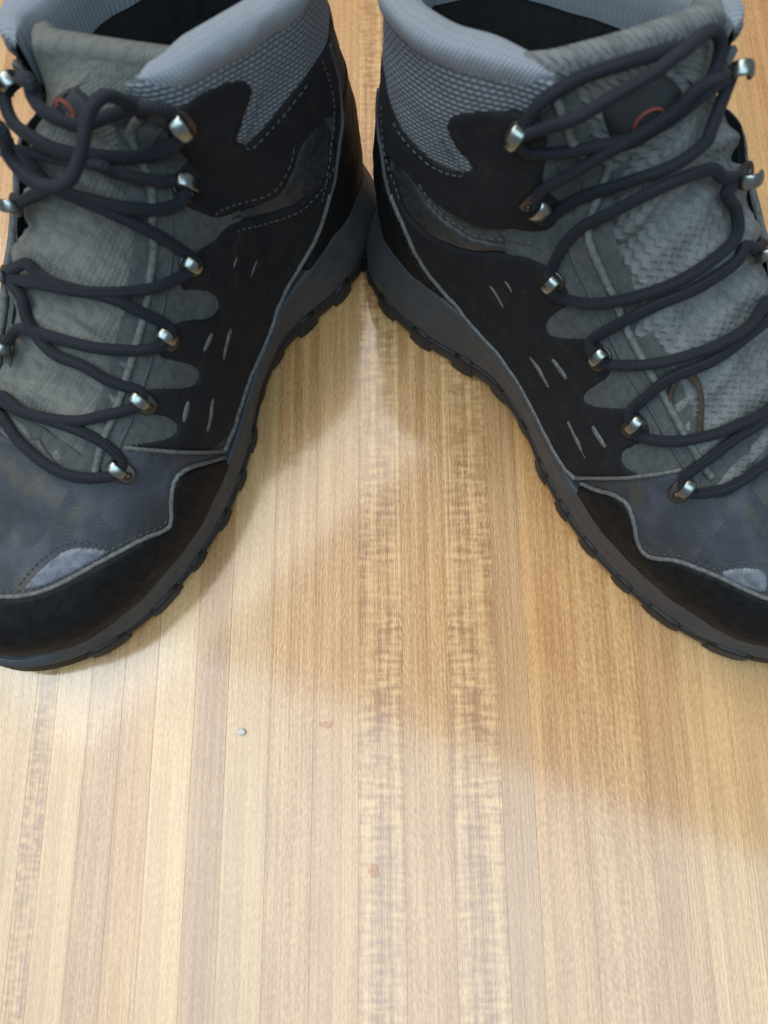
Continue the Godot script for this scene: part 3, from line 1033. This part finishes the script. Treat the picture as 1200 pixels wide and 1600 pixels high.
func boot(side: String, label: String, turn: float, heel: Vector2, how: Vector3) -> Node3D:
	lean = how
	hand = 1.0 if side == "L" else -1.0
	dents.seed = 5 if side == "L" else 9
	var th := deg_to_rad(turn)
	var o := Node3D.new()
	named(o, "hiking_boot", self)
	o.set_meta("label", label)
	o.set_meta("category", "boot")
	o.position = Vector3(heel.x, 0, heel.y) * 0.001
	o.rotation.y = atan2(-cos(th), -sin(th))
	var med := surface(MEDIAL, true)
	var lat := surface(LATERAL, false)
	var cut: Dictionary = OUTLINES[side]
	var far: Dictionary = OUTLINES["L"]
	var halves := [[med, cut], [lat, far]]

	# woven base layer of the whole upper
	var base := Shape.new()
	for g in [med, lat]:
		var first := base.v.size()
		for i in NU:
			for j in NV:
				base.add(g.p[i * NV + j], Vector2(float(i) / (NU - 1) * 33.0, float(j) / (NV - 1) * 11.5))
		var edge_line := pairs((cut if g.inner else far).facing)
		for i in NU - 1:
			var open_from := slot(edge_line, float(i) / (NU - 1)) + 0.07
			for j in NV - 1:
				if float(j) / (NV - 1) > open_from:
					break
				var k := first + i * NV + j
				if g.inner:
					base.quad(k, k + 1, k + NV + 1, k + NV)
				else:
					base.quad(k, k + NV, k + NV + 1, k + 1)
	put(base, "fabric_upper", M.fabric, o)

	tongue(o, side, med, lat)
	collar(o, med, lat, pairs(cut.facing)[0].x + 0.006)

	var pieces := [["A", "quarter_panel", M.nubuck, 2.6, 1.5], ["B", "ankle_strap", M.nubuck, 2.7, 1.6], ["C", "side_accent", M.grey, 1.9, 1.4], ["D", "heel_counter", M.leather, 3.0, 1.6],
		["F", "vamp", M.suede, 1.7, 1.3], ["E", "toe_cap", M.leather, 3.4, 1.8], ["G", "toe_accent", M.pale, 2.3, 1.0]]
	for q in pieces:
		var s := Shape.new()
		for half in halves:
			if q[0] == "G" and half[0] == lat:
				put(s, q[1], q[2], o)
				s = Shape.new()
			if q[0] in ["E", "F"]:
				panel(s, half[0], rounded(pairs(cut[q[0]]), true, 1), q[3], q[4])
			else:
				panel(s, half[0], rounded(pairs(half[1][q[0]])), q[3], q[4])
		put(s, q[1], q[2], o)

	# folded eyelet facing beside the tongue
	var face := Shape.new()
	var bind := Shape.new()
	var fold := Shape.new()
	for half in halves:
		var line := pairs(half[1].facing)
		var ring := line.duplicate()
		for k in range(line.size() - 1, -1, -1):
			ring.append(line[k] - Vector2(0, 0.34))
		panel(face, half[0], rounded(ring), 1.5, 1.0)
		tube(bind, along(half[0], rounded(line, false), 1.6, 2.0), 1.6, 8)
		tube(fold, along(half[0], rounded(shifted(line, -0.07), false), 1.35, 2.0), 0.8, 6)
	put(face, "eyelet_facing", M.fabric, o)
	put(bind, "facing_binding", M.trim, o)
	put(fold, "facing_seam", M.thread, o)

	for half in halves:
		var g: Dictionary = half[0]
		var pipe := Shape.new()
		tube(pipe, along(g, rounded(pairs(half[1].pipe), false), 2.6, 2.0), 1.15, 7)
		put(pipe, "seam_piping", M.piping, o)
		var hp := Shape.new()
		tube(hp, along(g, rounded(pairs(half[1].hpipe), false), 3.0, 2.0), 0.9, 7)
		put(hp, "heel_piping", M.thread, o)
	var cap_line := rounded(pairs(cut.Eline), false, 1)
	var edge := Shape.new()
	for half in halves:
		tube(edge, along(half[0], cap_line, 2.2, 2.0), 1.05, 7)
	put(edge, "toe_cap_piping", M.piping, o)
	var cross := Shape.new()
	var c0: Vector2 = pairs(cut.F)[0]
	var c1: Vector2 = pairs(cut.F)[1]
	tube(cross, along(med, PackedVector2Array([c0, c0.lerp(c1, 0.5), c1]), 2.3, 2.0), 0.9, 7)
	put(cross, "vamp_piping", M.piping, o)

	var slits := pairs(cut.S)
	for half in halves:
		for k in range(0, slits.size(), 2):
			var s := Shape.new()
			var a := slits[k]
			var b := slits[k + 1]
			var mid := at(half[0], (a.x + b.x) / 2, (a.y + b.y) / 2, 2.5)
			var path := PackedVector3Array([at(half[0], a.x, a.y, 2.2), mid, at(half[0], b.x, b.y, 2.2)])
			tube(s, spline(path, 1.5), 1.35 if k < 8 else 0.8, 8, 0.35, normal_at(half[0], a.x, a.y))
			put(s, "slit", M.slit, o)

	var thread := Shape.new()
	for half in halves:
		var g: Dictionary = half[0]
		var cc: Dictionary = half[1]
		var top := pairs(cc.B)
		stitches(thread, g, rounded(shifted(top.slice(5, 13), -0.03), false), 2.8)
		stitches(thread, g, rounded(shifted(pairs(cc.A).slice(33, 40), -0.035), false), 2.7)
		stitches(thread, g, rounded(shifted(pairs(cc.G).slice(0, 6), 0.03), false), 1.9, 2.6, 1.6)
		stitches(thread, g, rounded(shifted(pairs(cut.Eline).slice(5), 0.03), false), 1.9, 3.0, 1.8)
		stitches(thread, g, rounded(shifted(pairs(cc.hpipe), 0.0, -0.018), false), 2.9, 3.0, 2.0)
		stitches(thread, g, rounded(shifted(pairs(cc.C).slice(8, 14), 0.035), false), 2.7)
	put(thread, "stitching", M.thread, o).set_meta("kind", "stuff")

	var spots := pairs(cut.H)
	var outer := pairs(OUTER_HOOKS[side])
	var anchors := PackedVector3Array()
	var inner := PackedVector3Array()
	for k in 6:
		hook(o, med, spots[k], k >= 4)
		inner.append(at(med, spots[k].x, spots[k].y, 6.4))
		hook(o, lat, outer[k], k >= 4)
		anchors.append(at(lat, outer[k].x, outer[k].y, 4.0))
	laces(o, side, anchors, inner)
	sole(o, med, lat)
	return o


func tongue(o: Node3D, side: String, med: Dictionary, lat: Dictionary) -> void:
	var across := 45
	var steps := 90
	var low := 0.285
	var high := 0.70
	var v0 := 0.5 if side == "L" else 0.42
	var crest: Array = [Vector3(97, 169, 16), Vector3(113, 175, -10), Vector3(121, 173, -40)] if side == "L" else [Vector3(90, 174, 22), Vector3(112, 180, -10), Vector3(119, 178, -42)]
	var rows := []
	for i in steps:
		var s := float(i) / (steps - 1)
		var u := low + (high - low) * minf(s / 0.8, 1.0)
		var row := PackedVector3Array()
		for j in across:
			var t := float(j) / (across - 1) * 2.0 - 1.0
			var g := med if t < 0.0 else lat
			var v := 1.0 - absf(t) * (1.0 - v0)
			var off := -0.4 - 2.6 * smoothstep(0.5, 1.0, s / 0.8)
			var p := at(g, u, v, off)
			var n := normal_at(g, u, v)
			if absf(t) < 0.08:
				n = (normal_at(med, u, 0.97) + normal_at(lat, u, 0.97)).normalized()
			# the cloth bulges between the rows of lace and puckers at its sides
			var bulge := 0.9 * sin(u * 110.0) + 2.3 * dents.get_noise_3dv(p * 1.2 + Vector3(40, 0, 0))
			var crease := dents.get_noise_2d(u * 420.0, t * 12.0)
			bulge -= 2.8 * smoothstep(0.2, 0.5, crease)
			p += n * (bulge * (1.0 - smoothstep(0.75, 1.0, absf(t))) * (1.0 - 0.8 * smoothstep(0.68, 0.78, s)) - 6.0 * smoothstep(0.72, 1.0, absf(t)) * smoothstep(0.62, 0.8, s))
			if s > 0.8:
				var q := (s - 0.8) / 0.2
				var a := (t + 1.0) / 2.0
				var c: Vector3 = crest[0].bezier_interpolate(crest[0].lerp(crest[1] * 2.0 - (crest[0] + crest[2]) * 0.5, 0.667), crest[2].lerp(crest[1] * 2.0 - (crest[0] + crest[2]) * 0.5, 0.667), crest[2], a)
				p = p.lerp(flop(c) + Vector3(-6.0, -3.0, 0) * smoothstep(0.7, 1.0, absf(t)), q * q * (3.0 - 2.0 * q) * 0.5 + q * 0.5)
			row.append(p)
		rows.append(row)
	# rolled top edge and padded back
	var last: PackedVector3Array = rows[steps - 1]
	for step in [[-1.2, 2.2, 0.985], [-4.0, 3.2, 0.965], [-7.5, 2.2, 0.95], [-10.0, -2.0, 0.94], [-11.0, -8.0, 0.93], [-10.0, -20.0, 0.94], [-9.0, -55.0, 0.9]]:
		var row := PackedVector3Array()
		for j in across:
			var mid := last[across / 2]
			row.append(mid + (last[j] - mid) * step[2] + Vector3(step[0], step[1], 0))
		rows.append(row)
	var m := Shape.new()
	for i in rows.size():
		for j in across:
			m.add(rows[i][j], Vector2(float(i) * 0.19, float(j) * 0.2))
	for i in rows.size() - 1:
		for j in across - 1:
			var k := i * across + j
			m.quad(k, k + across, k + across + 1, k + 1)
	var mesh := put(m, "tongue", M["tongue_" + side], o)
	# dark badge with an orange ring, low on the upper third of the tongue
	var ci := 74 if side == "L" else 79
	var cj := 20 if side == "L" else 14
	var patch := Shape.new()
	var n := 22
	var rings := 5
	var du := 4.6 if side == "L" else 5.0
	var dj := 5.4 if side == "L" else 5.5
	var facing_out: Vector3 = (rows[ci + 3][cj] - rows[ci - 3][cj]).cross(rows[ci][cj + 4] - rows[ci][cj - 4]).normalized()
	var lift := func(x: float, y: float, off: float) -> Vector3:
		var fi := clampf(ci + x, 0, rows.size() - 2.001)
		var fj := clampf(cj + y, 0, across - 2.001)
		var i := int(fi)
		var j := int(fj)
		var p: Vector3 = rows[i][j].lerp(rows[i][j + 1], fj - j).lerp(rows[i + 1][j].lerp(rows[i + 1][j + 1], fj - j), fi - i)
		return p + facing_out * off
	var up := 1.0 if (rows[ci + 1][cj] - rows[ci][cj]).cross(rows[ci][cj + 1] - rows[ci][cj]).y > 0.0 else -1.0
	var centre := patch.add(lift.call(0.0, 0.0, 2.6 * up))
	for r in range(1, rings + 1):
		for k in n:
			var a := TAU * k / n
			var f := float(r) / rings
			var sq := 1.0 / pow(pow(absf(cos(a)), 3.0) + pow(absf(sin(a)), 3.0), 1.0 / 3.0)
			patch.add(lift.call(cos(a) * du * f * sq, sin(a) * dj * f * sq, (2.6 if r < rings else -0.8) * up))
	for k in n:
		patch.idx.append_array(PackedInt32Array([centre, centre + 1 + k, centre + 1 + (k + 1) % n]))
		for r in rings - 1:
			var a := centre + 1 + r * n
			patch.quad(a + k, a + n + k, a + n + (k + 1) % n, a + (k + 1) % n)
	put(patch, "badge", M.patch, mesh)
	var ring := Shape.new()
	var arc := PackedVector3Array()
	for k in 25:
		var a := -0.85 * PI + 1.7 * PI * k / 24.0
		arc.append(lift.call(-1.6 + cos(a) * 1.5, -0.6 + sin(a) * 2.0, 2.9 * up))
	tube(ring, arc, 0.75, 6, 0.5, Vector3.UP)
	put(ring, "badge_ring", M.orange, mesh)
	if side == "R":
		# a worn brown keeper loop stitched to the tongue
		var loop := PackedVector3Array()
		for k in range(0, KEEPER.size(), 3):
			loop.append(Vector3(KEEPER[k], KEEPER[k + 1], KEEPER[k + 2]))
		var st := Shape.new()
		tube(st, spline(loop, 1.2), 1.5, 8, 0.4, Vector3(0.75, 0.65, 0.0))
		put(st, "keeper_loop", M.stain, mesh)


func collar(o: Node3D, med: Dictionary, lat: Dictionary, front: float) -> void:
	# padded roll over the rim, then the lining down into the dark of the boot
	var pad := Shape.new()
	var roll := Shape.new()
	var lining := Shape.new()
	for g in [med, lat]:
		var f := front - 0.764 if g.inner else 0.0
		panel(pad, g, rounded(PackedVector2Array([Vector2(0.79 + f, 0.88), Vector2(0.785 + f * 0.5, 0.58), Vector2(0.84, 0.56), Vector2(1.04, 0.6), Vector2(1.04, 1.05), Vector2(0.757 + f, 1.05), Vector2(0.758 + f, 0.88)])), 2.0, 3.0)
		var rows := []
		var deep := []
		var n := 80
		for i in n + 1:
			var from: float = front if g.inner else 0.755
			var u := lerpf(from, 1.0, float(i) / n)
			var rim := at(g, u, 1.0)
			var a := at(g, maxf(u - 0.012, 0.7), 1.0)
			var b := at(g, minf(u + 0.012, 1.0), 1.0)
			var t := b - a
			t.y = 0.0
			if i == n:
				t = Vector3(0, 0, -1.0 if g.inner else 1.0)
			t = t.normalized()
			var out := (Vector3(-t.z, 0, t.x) if not g.inner else Vector3(t.z, 0, -t.x))
			var fat := smoothstep(from, from + 0.05, u) * 0.5 + smoothstep(from, from + 0.012, u) * 0.4 + 0.04
			var lump := 1.0 + 0.35 * dents.get_noise_3dv(rim * 1.6)
			var path := PackedVector3Array([at(g, u, 1.0 - 0.065 * minf(1.0, fat * 2.0), 0.8), at(g, u, 1.0 - 0.05 * minf(1.0, fat * 2.0), 2.2 * lump * fat), at(g, u, 0.975, 3.6 * lump * fat), rim + out * 3.6 * fat * lump + Vector3(0, 0.4, 0), rim + out * 1.2 * fat + Vector3(0, 2.8 * fat * lump, 0),
				rim - out * 4.0 * fat + Vector3(0, 3.2 * fat * lump, 0), rim - out * 9.5 * fat + Vector3(0, 0.5, 0), rim - out * 12.0 * fat + Vector3(0, -6, 0), rim - out * 13.0 * fat + Vector3(0, -18, 0)])
			var fine := PackedVector3Array()
			for k in path.size() - 1:
				for c in 3:
					fine.append(path[k].cubic_interpolate(path[k + 1], path[maxi(k - 1, 0)], path[mini(k + 2, path.size() - 1)], c / 3.0))
			fine.append(path[path.size() - 1])
			rows.append(fine)
			deep.append(PackedVector3Array([rim - out * 12.4 * fat + Vector3(0, -14, 0), rim - out * 13.5 * fat + Vector3(0, -40, 0), rim - out * 11.0 * fat + Vector3(6, -95, 0), Vector3(lerpf(rim.x, 70.0, 0.4), 52.0, rim.z * 0.3)]))
		for set_ in [[roll, rows], [lining, deep]]:
			var s: Shape = set_[0]
			var r: Array = set_[1]
			var first := s.v.size()
			var w: int = r[0].size()
			for i in r.size():
				for j in w:
					s.add(r[i][j], Vector2(float(i) * 0.19, float(j) * 0.17))
			for i in r.size() - 1:
				for j in w - 1:
					var k := first + i * w + j
					if g.inner:
						s.quad(k, k + 1, k + w + 1, k + w)
					else:
						s.quad(k, k + w, k + w + 1, k + 1)
	put(pad, "collar_padding", M.knit, o)
	put(roll, "collar_roll", M.roll, o)
	put(lining, "lining", M.lining, o)


func hook(o: Node3D, g: Dictionary, spot: Vector2, top: bool) -> void:
	var p := at(g, spot.x, spot.y, 2.4)
	var n := normal_at(g, spot.x, spot.y)
	var a := (at(g, spot.x, spot.y + 0.02) - at(g, spot.x, spot.y - 0.02))
	a = (a - n * a.dot(n)).normalized()
	var b := n.cross(a)
	var plate := Shape.new()
	var rows := []
	for lvl in [[0.0, 1.0], [0.7, 1.0], [1.1, 0.82]]:
		var ring := PackedVector3Array()
		for k in 20:
			var t := TAU * k / 20.0
			var x := cos(t)
			var y := sin(t)
			var sq := 1.0 / pow(pow(absf(x), 2.6) + pow(absf(y), 2.6), 1.0 / 2.6)
			ring.append(p + a * (x * sq * 5.6 * lvl[1] - 2.0) + b * y * sq * 4.2 * lvl[1] + n * lvl[0])
		rows.append(ring)
	loft(plate, rows, true, true)
	var dome := []
	for lvl in [[0.9, 1.0], [1.7, 0.8], [2.1, 0.35]]:
		var ring := PackedVector3Array()
		for k in 12:
			var t := TAU * k / 12.0
			ring.append(p - a * 4.6 + (a * cos(t) + b * sin(t)) * 1.9 * lvl[1] + n * lvl[0])
		dome.append(ring)
	loft(plate, dome, true, true)
	var root := put(plate, "hook", M.gun, o)
	var curl := Shape.new()
	var big := 0.95 if top else 0.82
	var path := PackedVector3Array()
	for q in [Vector2(-1.5, 1.0), Vector2(1.6, 1.4), Vector2(4.2, 2.6), Vector2(5.2, 5.0), Vector2(4.2, 7.2), Vector2(1.4, 8.2), Vector2(-1.8, 7.6), Vector2(-3.2, 6.4)]:
		path.append(p + (a * q.x + n * q.y) * big)
	path = spline(path, 0.9)
	# a bent strip: its broad side runs along b
	var first := PackedVector3Array(path)
	var strip := []
	for i in first.size():
		var t := (first[mini(i + 1, first.size() - 1)] - first[maxi(i - 1, 0)]).normalized()
		var up := b.cross(t).normalized()
		var ring := PackedVector3Array()
		var wide := 2.7 * big * (1.0 - 0.25 * smoothstep(0.7, 1.0, float(i) / first.size()))
		for k in 12:
			var c := TAU * k / 12.0
			ring.append(first[i] + b * signf(cos(c)) * pow(absf(cos(c)), 0.6) * wide + up * sin(c) * 0.75)
		strip.append(ring)
	loft(curl, strip, true, true)
	put(curl, "hook_curl", M.steel, root)


func laces(o: Node3D, side: String, anchors: PackedVector3Array, inner: PackedVector3Array) -> void:
	var s := Shape.new()
	var list: Array = LACES[side]
	for k in list.size():
		var p := PackedVector3Array()
		var c: Array = list[k]
		for i in range(0, c.size(), 3):
			p.append(Vector3(c[i], c[i + 1], c[i + 2]))
		for e in LACE_STARTS[side]:
			if e[0] == k:
				if e[2]:
					p.insert(0, inner[e[1]])
				else:
					p.append(inner[e[1]])
		for e in LACE_ENDS[side]:
			if e[0] == k:
				if e[2]:
					p.insert(0, anchors[e[1]])
				else:
					p.append(anchors[e[1]])
		if side == "L" and k == 12:
			p.append(Vector3(150, 172, -34))
			p.append(Vector3(140, 168, -46))
			p.append(anchors[5])
		var path := spline(p, 1.6)
		tube(s, path, 2.3, 10, 0.9)
	put(s, "lace", M.lace, o)


func sole(o: Node3D, med: Dictionary, lat: Dictionary) -> void:
	# outline points: down the inner side from toe to heel, back along the outer side
	var stations := []
	var n := 90
	for pass_ in 2:
		for i in n + 1:
			if pass_ == 1 and (i == 0 or i == n):
				continue
			var u := float(i) / n if pass_ == 0 else 1.0 - float(i) / n
			var k := 0
			while k < GROUND.size() - 2 and GROUND[k + 1][0] < u:
				k += 1
			var t: float = (u - GROUND[k][0]) / (GROUND[k + 1][0] - GROUND[k][0])
			var v := []
			for c in range(1, 6):
				v.append(cubic_interpolate(GROUND[k][c], GROUND[k + 1][c], GROUND[maxi(k - 1, 0)][c], GROUND[mini(k + 2, GROUND.size() - 1)][c], t))
			var g := med if pass_ == 0 else lat
			stations.append({"e": at(g, u, 0.0), "g": Vector3(v[0], 0, v[1] if pass_ == 0 else v[2]), "low": v[3], "top": v[4], "u": u, "inner": pass_ == 0})
	var count := stations.size()
	for i in count:
		var a: Dictionary = stations[(i + count - 1) % count]
		var b: Dictionary = stations[(i + 1) % count]
		var t: Vector3 = (b.g - a.g).normalized()
		var out := Vector3(t.z, 0, -t.x)
		if out.dot(stations[i].g - Vector3(150, 0, -6)) < 0.0 and false:
			out = -out
		stations[i].out = out
	var mid := Vector3(150, 0, -6)
	var sgn := 0.0
	for q in stations:
		sgn += (q.out as Vector3).dot((q.g as Vector3) - mid)
	for q in stations:
		q.out = (q.out as Vector3) * signf(sgn)
	# foam midsole: from the rubber up to a lip that wraps the foot of the upper
	var rows := []
	for q in stations:
		var e: Vector3 = q.e
		var g: Vector3 = q.g
		var out: Vector3 = q.out
		var foot := Vector3(g.x, q.top, g.z)
		var heel := smoothstep(0.68, 0.86, q.u)
		var lip := 3.6
		var path := PackedVector3Array([foot - out * 8.0, foot - out * 0.5, foot.lerp(Vector3(e.x, e.y, e.z), 0.3) + out * (2.0 + 2.5 * heel), foot.lerp(e, 0.65) + out * (2.6 + 2.0 * heel), e + out * (lip + 0.5) + Vector3(0, -2.0, 0), e + out * (lip - 0.2) + Vector3(0, 1.0, 0), e + out * (lip - 1.6) + Vector3(0, 2.0, 0), e - out * 2.0 + Vector3(0, 1.0, 0)])
		var fine := PackedVector3Array()
		for k in path.size() - 1:
			for c in 3:
				fine.append(path[k].cubic_interpolate(path[k + 1], path[maxi(k - 1, 0)], path[mini(k + 2, path.size() - 1)], c / 3.0))
		fine.append(path[path.size() - 1])
		rows.append(fine)
	rows.append(rows[0])
	var foam := Shape.new()
	loft(foam, rows, false)
	put(foam, "midsole", M.foam, o)
	# rubber outsole
	var rubber := Shape.new()
	var rim := []
	for q in stations:
		var g: Vector3 = q.g
		var out: Vector3 = q.out
		var up: float = q.top
		var low: float = q.low
		var lift := smoothstep(0.24, 0.1, q.u)
		var top_in := 2.4 * lift
		rim.append(PackedVector3Array([Vector3(g.x, up + 0.4, g.z) - out * (3.0 + top_in), Vector3(g.x, up + 0.6, g.z) + out * (0.9 - top_in), Vector3(g.x, up - 0.8, g.z) + out * (1.6 - top_in), Vector3(g.x, lerpf(low, up, 0.45), g.z) + out * 1.3, Vector3(g.x, low + 2.6, g.z) + out * 0.4, Vector3(g.x, low + 2.0, g.z) - out * 1.5, Vector3(lerpf(g.x, 150.0, 0.25), low + 2.4, lerpf(g.z, -6.0, 0.6))]))
	rim.append(rim[0])
	loft(rubber, rim, false)
	var root := put(rubber, "outsole", M.rubber, o)
	# side lugs
	var along_ := 0.0
	var start := 0
	while start < count - 3:
		var q0: Dictionary = stations[start]
		var toe: bool = q0.u < 0.13
		var waist: bool = q0.u > 0.53 and q0.u < 0.66
		var length := 3 if waist else 3 + (start * 7) % 3
		if not toe:
			var list := []
			for k in length + 1:
				var q: Dictionary = stations[start + k]
				var g: Vector3 = q.g
				var out: Vector3 = q.out
				var end := k == 0 or k == length
				var p := 2.3 if not end else 1.6
				if waist:
					p -= 1.0
				var low: float = q.low
				var top: float = q.top + (1.0 if end else 2.6)
				list.append(PackedVector3Array([Vector3(g.x, low, g.z) - out * 9.0, Vector3(g.x, low, g.z) + out * (p - 0.4), Vector3(g.x, low + 1.0, g.z) + out * p, Vector3(g.x, top - 2.0, g.z) + out * p, Vector3(g.x, top - 0.8, g.z) + out * (p - 0.9), Vector3(g.x, top - 0.6, g.z) - out * 2.0, Vector3(g.x, top - 2.0, g.z) - out * 9.0]))
			var lug := Shape.new()
			loft(lug, list, true, true)
			put(lug, "lug", M.rubber, root)
		start += length + 2 + start % 2
